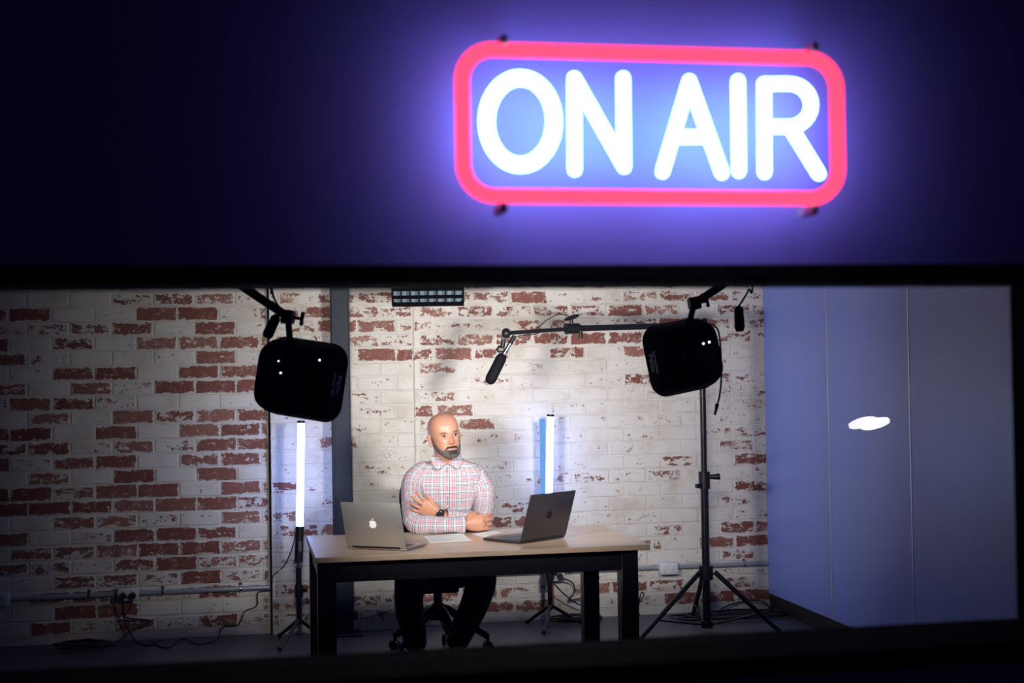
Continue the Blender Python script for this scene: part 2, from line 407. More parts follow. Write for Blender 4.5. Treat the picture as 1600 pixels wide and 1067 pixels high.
# ------------------------------------------------------------------ steel column on the pier
x0, x1 = P(521, 700, 8.5).x-.004, P(548, 700, 8.5).x
col = thing('steel_column', 'blue-grey painted steel column standing full height against the brick wall', 'column', ((x0+x1)/2, 8.53, 0))
CG = mat('blue_grey_steel_paint', (.022, .030, .048), .55, 0, .15, 9, 0, .25)
MB().box2((x0, 8.46, .012), (x1, 8.472, 2.8), .002).build('flange', CG, col)
MB().box2((x0+.04, 8.472, .012), (x0+.052, 8.585, 2.8)).build('web', CG, col)
MB().box2((x0, 8.585, .012), (x1, 8.596, 2.8), .002).build('flange', CG, col)
MB().box2((x0-.05, 8.40, 0), (x1+.05, 8.594, .012), .002).build('base_plate', CG, col)
for xx in (x0+.004, x1-.004): MB().box2((xx-.004, 8.454, .012), (xx+.004, 8.461, 2.8), .001).build('edge_bead', CG, col)

# ------------------------------------------------------------------ ON AIR sign
SY = 1.995
sx0, sx1 = P(723, 190, SY).x, P(1308, 195, SY).x; sz1, sz0 = P(1010, 84, SY).z, P(1010, 308, SY).z
sign = thing('neon_sign', 'glowing ON AIR neon sign, white letters in a red rounded frame', 'sign', ((sx0+sx1)/2, WF, sz0))
NEW = emis('neon_cool_white', *SIGN_WHITE); NER = emis('neon_red', *SIGN_RED)
rc = .045; path = []
for cx, cz, a0 in ((sx1-rc, sz1-rc, 0), (sx0+rc, sz1-rc, 90), (sx0+rc, sz0+rc, 180), (sx1-rc, sz0+rc, 270)):
    for j in range(9): a = R(a0+j*90/8); path.append(V((cx+rc*math.cos(a), SY, cz+rc*math.sin(a))))
n = 12; rings = []
for i, p in enumerate(path):
    t = (path[(i+1) % len(path)]-path[i-1]).normalized(); u = V((0, 1, 0)); x = t.cross(u)
    rings.append([p+(x*math.cos(2*math.pi*j/n)+u*math.sin(2*math.pi*j/n))*.0106 for j in range(n)])
rings.append(rings[0]); MB().loft(rings, False).build('red_border_tube', NER, sign)
def SP(cx, cy): return P(680+cx/2.353, 30+cy/2.353, SY)
def stroke(name, pts, parent, r=.0105): return MB().tube([SP(*p) for p in pts], r, 12, dome=True, ref=(0, 1, 0)).build(name, NEW, parent)
lt = MB(); ring = []
op = [SP(313+124*math.cos(a), 376+160*math.sin(a)) for a in [2*math.pi*i/40 for i in range(40)]]
rings = []
for i, p in enumerate(op):
    t = (op[(i+1) % 40]-op[i-1]).normalized(); u = V((0, 1, 0)); x = t.cross(u)
    rings.append([p+(x*math.cos(2*math.pi*j/12)+u*math.sin(2*math.pi*j/12))*.0105 for j in range(12)])
rings.append(rings[0]); MB().loft(rings, False).build('letter_o', NEW, sign)
def letter(name, strokes, r=.0092):
    q = MB()
    for st in strokes: q.tube([SP(*p) for p in st], r, 12, dome=True, ref=(0, 1, 0))
    return q.build(name, NEW, sign)
letter('letter_n', [[(511, 218), (513, 552)], [(513, 220), (694, 540)], [(691, 218), (695, 542)]])
letter('letter_a', [[(934, 228), (836, 560)], [(934, 228), (1054, 564)], [(884, 433), (1008, 433)]])
letter('letter_i', [[(1113, 228), (1117, 558)]])
arc = [(1300+82*math.sin(a), 316-79*math.cos(a)) for a in [math.pi*i/12 for i in range(13)]]
letter('letter_r', [[(1209, 238), (1211, 562)], [(1209, 238)]+arc+[(1209, 395)], [(1305, 397), (1410, 568)]])
for px, py in ((785, 322), (1268, 326), (785, 68), (1268, 80)):
    q = P(px, py, SY); d = 1 if py > 200 else -1
    MB().box((q.x, SY+.014, q.z-d*.003), (.011, .06, .014), None, .002).build('mounting_bracket', mat('grey_bracket', (.35, .25, .35), .5), sign)

# ------------------------------------------------------------------ desk
TX0, TX1, TY0, TY1, TZ = .312, 1.856, 6.385, 7.25, .73
desk = thing('desk', 'pale oak topped desk on a black square-leg frame', 'desk', ((TX0+TX1)/2, (TY0+TY1)/2, 0))
MB().box2((TX0, TY0, TZ-.025), (TX1, TY1, TZ), .0025).build('tabletop', OAK, desk)
LG = .082; lx = (TX0+.012, TX1-.135); ly = (TY0+.02, TY1-.10)
for x in lx:
    for y in ly: MB().box2((x, y, 0), (x+LG, y+LG, TZ-.025), .004).build('leg', BLACKM, desk)
for y in (ly[0]+.012, ly[1]+.012): MB().box2((lx[0]+LG, y, TZ-.118), (lx[1], y+.05, TZ-.0251), .003).build('apron', BLACKM, desk)
for x in (lx[0]+.012, lx[1]+.012): MB().box2((x, ly[0]+LG, TZ-.118), (x+.05, ly[1], TZ-.0251), .003).build('side_rail', BLACKM, desk)

# ------------------------------------------------------------------ laptops
def laptop(label, hingeA, hingeB, depth, lidtop, body, lid_mat, logo_mat, rough):
    """hingeA->hingeB runs left to right seen from behind; the base extends away from the lid's outer face"""
    A, B = V(hingeA), V(hingeB); ctr = (A+B)/2
    xdir = (B-A); xdir.z = 0; W = xdir.length; xdir.normalize()
    fdir = V((-xdir.y, xdir.x, 0))         # towards the user
    z0 = TZ+.002
    t = thing('laptop', label, 'laptop', (ctr.x, ctr.y, TZ))
    Mx = Matrix((xdir, fdir, V((0, 0, 1)))).transposed()
    c = V((ctr.x, ctr.y, 0))
    base = MB().box(c+fdir*(depth/2+.004)+V((0, 0, z0+.0065)), (W, depth, .012), Mx, .003, 2).build('base', body, t)
    MB().box(c+fdir*(depth*.42)+V((0, 0, z0+.0128)), (W*.86, depth*.42, .0012), Mx).build('keyboard', BLACK, base)
    MB().box(c+fdir*(depth*.83)+V((0, 0, z0+.0128)), (W*.36, depth*.26, .001), Mx).build('trackpad', lid_mat, base)
    for sx in (-1, 1):
        for sy in (.08, .9): MB().cyl(c+xdir*sx*W*.44+fdir*depth*sy+V((0, 0, TZ+.0002)), c+xdir*sx*W*.44+fdir*depth*sy+V((0, 0, z0+.001)), .006, n=10).build('rubber_foot', CABLE, base)
    lt = V(lidtop); up = lt-V((ctr.x, ctr.y, z0+.012)); up -= xdir*up.dot(xdir); H = up.length; up.normalize()
    nrm = xdir.cross(up).normalized()       # user side
    if nrm.dot(fdir) < 0: nrm = -nrm
    Ml = Matrix((xdir, nrm, up)).transposed()
    lo = V((ctr.x, ctr.y, z0+.012))
    lid = MB().box(lo+up*H/2, (W, .006, H), Ml, .0028, 2).build('lid', lid_mat, t)
    MB().box(lo+up*(H*.52)+nrm*.0034, (W*.95, .0012, H*.86), Ml).build('screen', mat('dark_screen', (.01, .01, .014), .15), lid)
    MB().tube([lo-xdir*W*.4, lo+xdir*W*.4], .0055, 10).build('hinge', BLACK, t)
    # fruit-shaped emblem with a bite and a leaf, on the outer face
    k = W*.062; pts = []
    oc = lo+up*H*.52-nrm*.0036
    for i in range(48):
        a = 2*math.pi*i/48 + math.pi/2; r = k
        x = r*1.0*math.cos(a); y = r*1.05*math.sin(a)
        y -= k*.20*math.exp(-(x/(k*.28))**2)*(1 if y > 0 else -.55)
        if y < 0: x *= 1-.18*(abs(y)/k)**2
        bx, by, br = -k*1.12, k*.12, k*.42        # the bite (mirrored side seen from outside)
        dx, dy = x-bx, y-by; d = math.hypot(dx, dy)
        if d < br: x, y = bx+dx/d*br, by+dy/d*br
        pts.append((x, y))
    leaf = [(k*(.02-.30*math.sin(math.pi*i/8)*(.35 if i < 0 else 1)*.0+.0), 0) for i in range(0)]
    s = MB(); s.prism([oc-xdir*x*-1*1+up*y for x, y in pts], -nrm*.0009)
    lf = [(0, 1.0), (-.05, 1.25), (-.2, 1.48), (-.36, 1.55), (-.34, 1.34), (-.2, 1.1)]
    s.prism([oc+xdir*(-x)*k*.9+up*(y*k*.98+k*.04) for x, y in lf], -nrm*.0009)
    s.build('fruit_emblem', logo_mat, lid, smooth=False)
    return t
SILV = mat('silver_aluminium', (.52, .50, .48), .38, .75, .05); SPACE = mat('space_grey_aluminium', (.085, .08, .095), .38, .75, .05)
hl = (PZ(542.5, 853, TZ+.014), PZ(634.7, 856.5, TZ+.014))
laptop('silver laptop with glowing white fruit emblem beside the man\'s elbow', hl[0], hl[1], .212, P(578.8, 785.3, (hl[0].y+hl[1].y)/2-.05), SILV, SILV, emis('emblem_glow', (1, .95, .85), 1.0), .3)
hr = (PZ(813, 846, TZ+.014), PZ(883.4, 836, TZ+.014))
laptop('dark grey laptop angled on the desk in front of the right light tube', hr[0], hr[1], .245, P(864.5, 769.5, (hr[0].y+hr[1].y)/2-.06), SPACE, SPACE, mat('dark_emblem', (.03, .03, .035), .2, .8), .3)

# papers
PAPER = mat('paper', (.80, .80, .80), .8, 0, .03); INK = mat('ink', (.12, .13, .2), .8)
def sheet(label, corners, lines):
    q = [PZ(*p, TZ+.0016) for p in corners]; c = sum(q, V())/4
    t = thing('paper_sheet', label, 'paper', (c.x, c.y, TZ))
    MB().prism([V((p.x, p.y, TZ+.0006)) for p in q], (0, 0, .0012)).build('sheet', PAPER, t, smooth=False)
    for i in range(lines):
        f = .15+.7*i/max(lines-1, 1); a = q[0].lerp(q[3], f); e = q[1].lerp(q[2], f); s, u = a.lerp(e, .08), a.lerp(e, random.uniform(.5, .92))
        MB().beam(V((s.x, s.y, TZ+.0019)), V((u.x, u.y, TZ+.0019)), .004, .0003).build('text_line', INK, t)
sheet('printed white sheet lying on the desk under the man\'s forearm', [(662, 838), (722, 833), (737, 844), (672, 848)], 7)
sheet('white sheet lying between the man\'s hand and the dark laptop', [(737, 834), (772, 829), (785, 832), (755, 840)], 0)

# ------------------------------------------------------------------ lights on arms (soft boxes)
DIFF = emis('lit_diffuser', (1, .93, .84), 3.0)
def rrect(w_, h_, n=8, k=.23):
    r = min(w_, h_)*k; out = []
    for cx, cy, a0 in ((w_/2-r, h_/2-r, 0), (-w_/2+r, h_/2-r, 90), (-w_/2+r, -h_/2+r, 180), (w_/2-r, -h_/2+r, 270)):
        for j in range(n): a = R(a0+90*j/(n-1)); out.append((cx+r*math.cos(a), cy+r*math.sin(a)))
    return out
def text_mesh(txt, size):
    cu = bpy.data.curves.new('t', 'FONT'); cu.body = txt; cu.size = size; cu.extrude = .0004; cu.align_x = 'CENTER'; cu.align_y = 'CENTER'; cu.offset = size*.012
    ob = bpy.data.objects.new('t', cu); C.objects.link(ob); dg = bpy.context.evaluated_depsgraph_get()
    me = bpy.data.meshes.new_from_object(ob.evaluated_get(dg)); bpy.data.objects.remove(ob); bpy.data.curves.remove(cu); return me
def softbox(label, c, aim, roll, W, H, D, side, leds, clampq, armq, ceilx, text_rot):
    c, aim = V(c), V(aim); f = (aim-c).normalized(); r = f.cross(V((0, 0, 1))).normalized(); u = r.cross(f)
    Mr = Matrix.Rotation(roll, 3, f); r, u = Mr @ r, Mr @ u
    t = thing('softbox_light', label, 'studio light', (c.x, c.y, c.z-H/2), 'softbox lights aimed at the man')
    prof = [(-.60, .50, .50), (-.58, .60, .58), (-.50, .74, .72), (-.30, .84, .83), (0, .92, .92), (.36, .985, .985), (.44, 1.0, 1.0), (.46, .97, .97)]
    rings = [[c+f*o*D+r*x+u*y for x, y in rrect(W*a, H*b_)] for o, a, b_ in prof]
    MB().loft(rings).build('fabric_shell', CLOTHB, t, ang=60)
    MB().loft([[c+f*D*.462+r*x+u*y for x, y in rrect(W*.93, H*.93)], [c+f*D*.475+r*x+u*y for x, y in rrect(W*.92, H*.92)]]).build('diffuser', DIFF, t)
    Mx = Matrix((r, f, u)).transposed()
    hs = MB().box(c-f*D*.66, (W*.46, D*.22, H*.40), Mx, .008, 2).build('panel_housing', BLACK, t)
    for x, y, s in leds: MB().ball(c-f*D*.775+r*x+u*y, s, 10, 6).build('indicator_light', emis('indicator_white', (.85, .95, 1), 2.0) if 'indicator_white' not in bpy.data.materials else bpy.data.materials['indicator_white'], hs)
    # yoke and clamp
    k = V(clampq); y0 = c-f*D*.55+u*H*.42
    MB().beam(c-f*D*.70+u*H*.16, y0+u*.02, .035, .010, .002, up=f).build('yoke', BLACKM, t)
    cl = MB().tube([y0+u*.01, k], .012, 10).box(k, (.045, .04, .05), Mx, .006).build('clamp', BLACKM, t)
    MB().tube([k+r*.015, k+r*.055], [.006, .006], 8).box(k+r*.055, (.012, .014, .05), Mx, .004).build('wing_knob', BLACKM, cl)
    a = V(armq); d = (a-k).normalized(); e = k+d*.55
    ar = MB().tube([k, e], .016, 12).build('arm', BLACKM, t)
    MB().tube([e-V((0, 0, .03)), V((e.x, e.y, 2.8))], .018, 12).build('ceiling_drop_rod', BLACKM, t)
    # lettering on the visible side of the shell
    s = side; pos = c+f*D*.02+r*s*(W*.46+.003)
    nrm = (r*s*.97 - f*.16).normalized(); fx = (f-nrm*f.dot(nrm)).normalized(); uy = u
    for txt, size, fo in (('amaran', .030, -.010), ('P60c', .037, .020)):
        me = text_mesh(txt, size); ob = bpy.data.objects.new('lettering', me); C.objects.link(ob); ob.parent = t
        xa = (-uy if text_rot > 0 else uy); ya = nrm.cross(xa)
        Mm = Matrix((xa, ya, nrm)).transposed().to_4x4(); Mm.translation = pos+fx*(fo if ya.dot(fx) < 0 else fo)+nrm*.004 - root_loc(t)
        me.materials.append(mat('grey_print', (.95, .97, 1.0), .6)); ob.matrix_local = Mm
    li = bpy.data.lights.new('softbox_lamp', 'AREA'); li.shape = 'RECTANGLE'; li.size = W*.9; li.size_y = H*.9; li.energy = SOFTBOX_POWER; li.color = (1, .94, .88); li.spread = R(78)
    lo = bpy.data.objects.new('lamp', li); C.objects.link(lo); lo.parent = t
    Mm = Matrix((r, u, -f)).transposed().to_4x4(); Mm.translation = c+f*D*.50-root_loc(t); lo.matrix_local = Mm
    return t
MAN = V((1.22, 7.6, 1.47))
sbl = softbox('black softbox light with its back to us at the left, beside the steel column', P(463, 592, 5.2), MAN+V((.2, 0, 0)), R(9), .318, .29, .175, 1,
        [(.0, .02, .004), (-.015, .06, .003), (.14, .085, .004)], P(450, 495, 5.14), P(384, 451, 5.1), 0, 1)
sbr = softbox('black softbox light with its back to us at the right, before the boom stand', P(1073, 556, 5.3), MAN+V((.24, 0, 0)), R(-10), .282, .285, .168, -1,
        [(.02, .035, .005), (.045, .036, .005)], P(1085, 474, 5.26), P(1128, 446, 5.22), 0, 1)

# third lamp: unlit square softbox with egg-crate grid hanging over the man
gc = P(668, 432, 7.9); gf = V((-.12, -.86, -.50)).normalized(); gr = gf.cross(V((0, 0, 1))).normalized(); gu = gr.cross(gf)
gl = thing('grid_softbox', 'unlit softbox with black egg-crate grid hanging above the man', 'studio light', (gc.x, gc.y, gc.z-.2))
gW, gH = .40, .34
rings = [[gc+gf*o+gr*x+gu*y for x, y in rrect(gW*a, gH*a, 5, .06)] for o, a in ((-.20, .45), (-.19, .55), (-.08, .82), (0, 1.0), (.03, 1.02))]
MB().loft(rings, False).build('fabric_shell', CLOTHB, gl, ang=60)
MB().box(gc-gf*.195, (gW*.5, .03, gH*.5), Matrix((gr, gf, gu)).transposed(), .006).build('panel_housing', BLACK, gl)
Mg = Matrix((gr, gf, gu)).transposed()
MB().box(gc-gf*.012, (gW*.97, .004, gH*.97), Mg).build('diffuser', mat('unlit_diffuser', (.15, .21, .26), .7, 0, .15), gl)
for i in range(9): MB().box(gc+gf*.014+gr*gW*(-.5+i/8), (.007, .032, gH), Mg).build('grid_slat', CLOTHB, gl)
for i in range(8): MB().box(gc+gf*.014+gu*gH*(-.5+i/7), (gW, .032, .006), Mg).build('grid_slat', CLOTHB, gl)
MB().tube([gc-gf*.2, gc-gf*.26+V((0, 0, .05)), V((gc.x, gc.y+.22, 2.8))], .014, 10).build('hanger', BLACKM, gl)

# power bricks and lead dangling from the arms
def adapter(label, a, b_, up):
    a, b_ = V(a), V(b_); t = thing('power_adapter', label, 'power adapter', tuple(b_))
    MB().tube([a, a.lerp(b_, .15), a.lerp(b_, .85), b_], [.010, .018, .020, .014], 10).build('adapter_body', CLOTHB, t)
    MB().tube(smoothpath([a]+[V(q) for q in up]), .004, 6).build('cable', CABLE, t)
adapter('black power adapter hanging beside the left softbox light', P(433, 492, 4.990), P(416, 528, 4.990), [P(440, 486, 4.980), P(430, 470, 4.970), P(424, 448, 4.940), P(424, 430, 4.940), P(424, 430, 4.940)+V((0, 0, .75))])
adapter('black power adapter hanging on its cable right of the right softbox', P(1154, 478, 5.300), P(1156, 518, 5.300), [P(1160, 470, 5.300), P(1170, 452, 5.280), P(1176, 430, 5.280), P(1176, 430, 5.280)+V((0, 0, .75))])
ct = thing('loose_cable', 'thin cable with metal plug dangling beside the right softbox', 'cable', tuple(P(1117, 648, 5.240)))
MB().tube(smoothpath([P(1112, 506, 5.250), P(1122, 516, 5.220), P(1126, 545, 5.220), P(1127, 590, 5.220), P(1124, 620, 5.230), P(1120, 634, 5.240)]), .0035, 8).build('lead', CABLE, ct)
MB().cyl(P(1120.5, 631, 5.240), P(1119, 640, 5.240), .008, .006).build('plug_grip', CABLE, ct)
MB().cyl(P(1119, 640, 5.240), P(1116.5, 648, 5.240), .0055).build('plug_tip', STEEL, ct)

# ------------------------------------------------------------------ boom stand and microphone
bp = PZ(1106.5, 988, 0); BX, BY = bp.x, bp.y+.02
stand = thing('boom_stand', 'black tripod stand with a long horizontal microphone boom', 'stand', (BX, BY, 0))
zt = P(1098, 508, BY).z; zc1 = P(1104, 750, BY).z; zsp = P(1105, 893, BY).z; zlow = P(1106, 975, BY).z
MB().tube([(BX, BY, .06), (BX, BY, zc1+.02)], .023, 16).build('lower_pole', BLACKM, stand)
MB().tube([(BX, BY, zc1), (BX, BY, zt+.03)], .018, 16).build('upper_pole', BLACKM, stand)
q = MB().tube([(BX, BY, zc1-.05), (BX, BY, zc1+.05)], .034, 14).build('height_collar', BLACK, stand)
MB().tube([(BX+.02, BY-.02, zc1+.02), (BX+.085, BY-.03, zc1+.02)], [.012, .02], 10).build('locking_knob', BLACK, q)
MB().tube([(BX-.02, BY-.02, zc1-.03), (BX-.06, BY-.03, zc1-.03)], [.01, .014], 10).build('locking_knob', BLACK, q)
MB().tube([(BX, BY, zsp-.045), (BX, BY, zsp+.035)], [.042, .042], 14).build('leg_collar', BLACK, stand)
MB().tube([(BX, BY, zlow-.02), (BX, BY, zlow+.02)], .036, 14).build('brace_collar', BLACK, stand)
for e in (PZ(1000, 1001, .01), PZ(1216, 987, .01), V((BX+.05, BY+.42, .012))):
    d = V((e.x-BX, e.y-BY, 0)).normalized(); s = V((BX, BY, zsp))+d*.05
    lg = MB().tube([s, V((e.x, e.y, .018))], [.015, .014], 12).build('leg', BLACKM, stand)
    MB().ball((e.x, e.y, .018), .019, 10, 6).build('rubber_foot', CABLE, lg)
    fpt = s.lerp(V((e.x, e.y, .018)), .72); MB().beam(V((BX, BY, zlow))+d*.03, fpt, .022, .010).build('brace', BLACKM, stand)
B1 = V((BX-.03, BY-.05, zt)); B0 = P(792, 520.5, 7.62)
joint = P(893, 513.5, lerp(7.62, BY-.05, .34))
MB().tube([(BX, BY, zt-.05), (BX, BY, zt+.04)], .034, 12).box((BX-.01, BY-.035, zt), (.06, .06, .06), None, .01).build('boom_pivot', BLACK, stand)
ext = (B1-B0).normalized()
MB().tube([joint, B1+ext*.04], .0175, 14).build('boom_outer_tube', BLACKM, stand)
MB().tube([B0, joint], .0115, 12).build('boom_inner_tube', BLACKM, stand)
q = MB().tube([joint-ext*.035, joint+ext*.045], .03, 14).build('boom_clamp', BLACK, stand)
MB().tube([joint+V((0, -.01, .02)), joint+V((0, -.01, .055))], .008, 8).ball(joint+V((0, -.01, .062)), (.048, .018, .013), 12, 6, Matrix.Rotation(R(-18), 3, 'Y')).build('clamp_knob', BLACK, q)
MB().tube([joint+V((.05, -.01, -.01)), joint+V((.05, -.01, -.055))], [.01, .014], 8).build('clamp_knob', BLACK, q)
MB().tube(smoothpath([B0.lerp(joint, .45)+V((0, 0, .012)), B0.lerp(joint, .6)+V((0, -.01, .055)), B0.lerp(joint, .8)+V((0, -.01, .085)), joint+V((-.02, -.02, .07))]), .0025, 6).build('mic_cable', CABLE, stand)
mt = thing('shotgun_microphone', 'shotgun microphone with black foam windscreen hanging from the boom tip', 'microphone', tuple(P(766, 598, 7.62)))
m0, m1 = P(783, 560, 7.62), P(767, 592, 7.62)
MB().tube([m0, m1], [.030, .031], 16, dome=True).build('foam_windscreen', CLOTHB, mt)
body0 = P(797, 537, 7.62)
MB().tube([m0, body0], .011, 12).build('mic_body', STEEL, mt)
MB().tube([body0, body0+(body0-m1).normalized()*.05], [.013, .011], 10).build('plug', BLACK, mt)
MB().ball(B0+V((-.004, 0, 0)), (.026, .026, .028), 12, 8).build('swivel_ball', BLACK, mt)
MB().tube([B0, P(787, 531, 7.62)], .007, 8).build('mount_stem', STEEL, mt)
q = MB().tube([P(787, 530, 7.62), P(783.5, 551, 7.62)], .013, 10).box(P(782, 546, 7.6), (.04, .03, .03), None, .006).build('mount_clip', BLACK, mt)
MB().tube([P(781, 540, 7.6), P(777, 549, 7.6)], .008, 8).build('clip_screw', BLACK, q)
MB().tube(smoothpath([body0+(body0-m1).normalized()*.05, P(803, 527, 7.62), P(815, 524, 7.62), P(836, 522, 7.64), P(846, 518, 7.66)]), .003, 6).build('mic_cable', CABLE, mt)

# ------------------------------------------------------------------ LED tube lights on floor stands
TUBE = emis('tube_glow_blue_white', TUBE_COL, TUBE_STR); ADDED_GLOW = emis('added_side_glow', (.20, .48, 1.0), .9)
def tube_light(label, top, bot, handle_bot, base, legs, side=None):
    top, bot, hb, base = map(V, (top, bot, handle_bot, base))
    t = thing('tube_light', label, 'light tube', (base.x, base.y, 0), 'upright LED light tubes')
    MB().tube([bot, top], .0215, 20).build('glow_tube', TUBE, t)
    d = (top-bot).normalized(); MB().tube([top, top+d*.014], .0225, 20).build('end_cap', BLACK, t)
    if side: MB().box((top+bot)/2+V((-.038, .02, -.004)), (.034, .012, (top-bot).length*.97), None, .004).build('added_glow_strip', ADDED_GLOW, t)  # added emissive strip, stands in for the blue glow beside the tube
    h = MB().tube([bot, hb], .024, 16).build('handle', BLACK, t)
    mid = bot.lerp(hb, .55); MB().box(mid+V((.004, -.022, 0)), (.018, .006, .06), None, .002).build('display', mat('small_display', (.10, .11, .14), .2), h)
    MB().tube([hb+V((0, 0, .01)), hb-V((0, 0, .05))], .012, 12).build('spigot', STEEL, t)
    MB().tube([hb-V((0, 0, .03)), V((base.x, base.y, .10))], [.017, .015], 12).build('stand_pole', BLACKM, t)
    zc = lerp(.1, hb.z, .55); k = V((lerp(base.x, hb.x, .55), lerp(base.y, hb.y, .55), zc))
    c = MB().tube([k-V((0, 0, .04)), k+V((0, 0, .03))], .024, 12).build('stand_collar', BLACK, t)
    MB().tube([k, k+V((.045, -.02, 0))], [.009, .013], 8).build('collar_knob', BLACK, c)
    for e in legs:
        e = V(e); lg = MB().tube([V((base.x, base.y, .13)), V((e.x, e.y, .012))], [.011, .010], 10).build('leg', BLACKM, t)
        MB().ball((e.x, e.y, .014), .014, 10, 6).build('rubber_foot', CABLE, lg)
    return t
tb = P(468.5, 822, 8.34)
tube_light('tall glowing blue-white light tube standing left of the desk', P(470.5, 661, 8.34), tb, P(466.5, 878, 8.34), (tb.x-.01, 8.34, 0), [PZ(437, 1014, .012), PZ(502, 994, .012), (tb.x-.12, 8.50, .012)])
tb = P(857.5, 792, 8.42)
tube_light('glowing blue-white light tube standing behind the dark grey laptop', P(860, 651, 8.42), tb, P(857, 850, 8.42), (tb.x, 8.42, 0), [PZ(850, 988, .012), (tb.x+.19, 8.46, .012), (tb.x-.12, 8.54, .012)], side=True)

# ------------------------------------------------------------------ conduit, outlets, cables
GALV = mat('grey_conduit', (.34, .36, .40), .35, .3, .08)
def conduit(label, a, b_, clips):
    a, b_ = V(a), V(b_); t = thing('wall_conduit', label, 'conduit', tuple(a))
    MB().tube([a, b_], .0145, 14).build('pipe', GALV, t)
    for f in clips:
        p = a.lerp(b_, f); MB().tube([p-V((.008, 0, 0)), p+V((.008, 0, 0))], .0175, 14).box(p+V((0, .012, .024)), (.016, .006, .022), None, .001).build('saddle_clip', STEEL, t)
yc = Y_L-.022; zl0 = .276
conduit('grey conduit pipe along the left brick wall between two wall sockets', (-3.19, yc, zl0-.006), (.150, yc, zl0+.002), (.69, .815, .95))
yr = Y_R-.022
conduit('grey conduit pipe running under the desk along the right brick wall', (X_PR+.02, yr, .300), (X_END-.008, yr, .292), (.18, .42, .93))
WHITEP = mat('white_plastic', (.62, .63, .68), .4, 0, .04)
def socket(label, c, plugs):
    c = V(c); t = thing('wall_socket', label, 'wall socket', tuple(c))
    MB().box(c+V((0, -.012, 0)), (.118, .05, .076), None, .006, 2).build('socket_box', WHITEP, t)
    for s in (-1, 1):
        MB().box(c+V((s*.027, -.0395, .022)), (.016, .005, .010), None, .0015).build('rocker_switch', mat('switch_white', (.75, .76, .8), .3), t)
        if plugs: MB().tube([c+V((s*.027, -.037, -.010)), c+V((s*.027, -.06, -.010))], [.0215, .018], 14).build('black_plug', CABLE, t)
        else:
            for dx, dz in ((-.006, -.008), (.006, -.008), (0, -.022)): MB().box(c+V((s*.027+dx, -.0375, dz)), (.0022, .0015, .007)).build('pin_slot', CABLE, t)
o1 = P(200.5, 927, Y_L-.03); socket('white wall socket holding two black plugs on the left brick wall', (o1.x, Y_L-.03, o1.z), True)
o2 = P(-1, 936, Y_L-.03); socket('white wall socket cut by the left edge of the picture', (o2.x, Y_L-.03, o2.z), False)
o3 = P(1043, 887, Y_R-.03); socket('empty white double wall socket between the desk and the tripod stand', (o3.x, Y_R-.03, o3.z), False)
o4 = P(866, 897, Y_R-.03); socket('white wall socket under the desk behind the right light tube', (o4.x, Y_R-.03, o4.z), True)
def cable(label, pts, r=.0045, name='floor_cable', k=6):
    q = smoothpath(pts, k); lo = min(q, key=lambda p: p.z)
    ob = MB().tube(q, r, 6).build(name, CABLE, None, org=(lo.x, lo.y, max(lo.z-r, 0))); return tag(ob, label, 'cable')
yf = lambda px, py, r=.006: PZ(px, py, r)
cable('black cable running down the pier crack from the left light tube', [P(463, 830, 8.36), P(456, 858, 8.45), P(443, 885, Y_P-.012), P(428, 898, Y_P-.012), P(425, 910, 8.58), P(423, 922, Y_L-.012), P(403, 926, Y_L-.012), P(401, 946, Y_L-.012), P(382, 956, Y_L-.012), P(372, 976, Y_L-.02), P(348, 979, Y_L-.03), yf(338, 1000), yf(310, 1006), yf(285, 998), yf(262, 1012), yf(236, 1004)], .004)
cable('black cord hanging from the left socket down to the floor', [V((o1.x-.027, Y_L-.095, o1.z-.012)), P(192, 955, Y_L-.06), P(197, 975, Y_L-.05), P(205, 992, Y_L-.05), yf(215, 1004), yf(232, 1008), yf(250, 1000)], .0045)
cable('black cord looping from the left socket out and back to the wall', [V((o1.x+.027, Y_L-.095, o1.z-.012)), P(203, 950, Y_L-.06), P(196, 964, Y_L-.05), P(232, 969, Y_L-.03), P(234, 972, Y_L-.03), P(212, 982, Y_L-.04), P(200, 990, Y_L-.06), yf(180, 1006), yf(150, 1010)], .0045)
def coil(label, c, rx, ry, turns, r=.005, zs=.006, seed=1):
    rnd = random.Random(seed); pts = []
    for i in range(turns*10+1):
        a = 2*math.pi*i/10; s = 1+.22*math.sin(i*.37+seed)+rnd.uniform(-.06, .06)
        pts.append(V((c[0]+rx*s*math.cos(a)+rnd.uniform(-.01, .01), c[1]+ry*s*math.sin(a), r+.001+zs*i/10+abs(rnd.uniform(0, .01)))))
    return cable(label, pts, r, 'coiled_cable', 3)
c1 = yf(135, 1004); coil('black coil of cable on the floor below the left wall socket', (c1.x, 8.46), .13, .08, 5, seed=2)
c2 = yf(905, 975); coil('tangled black cables on the floor under the desk by the right wall', (c2.x, 8.50), .14, .08, 6, seed=3)
c3 = yf(1140, 968); coil('wide loose loops of black cable behind the tripod stand', (c3.x+.02, 8.40), .33, .12, 4, seed=4)
cable('black cord dropping from the socket under the desk to the cable tangle', [V((o4.x+.027, Y_R-.095, o4.z-.012)), P(876, 903, 8.58), P(893, 909, 8.6), P(898, 924, 8.62), P(888, 938, 8.62), P(910, 935, 8.62), P(922, 945, 8.6), yf(920, 966)], .0045)
cable('black cord slanting from the right light tube to the floor', [P(860, 905, 8.44), P(878, 925, 8.5), P(900, 942, 8.55), P(925, 952, 8.55), yf(940, 966)], .0045)
cable('small loop of black wire on the right wall beside the desk leg', [P(996, 955, Y_R-.012), P(999, 942, Y_R-.015), P(1006, 930, Y_R-.015), P(1003, 925, Y_R-.015), P(999, 936, Y_R-.015), P(998, 955, Y_R-.03), yf(1000, 962)], .0035)
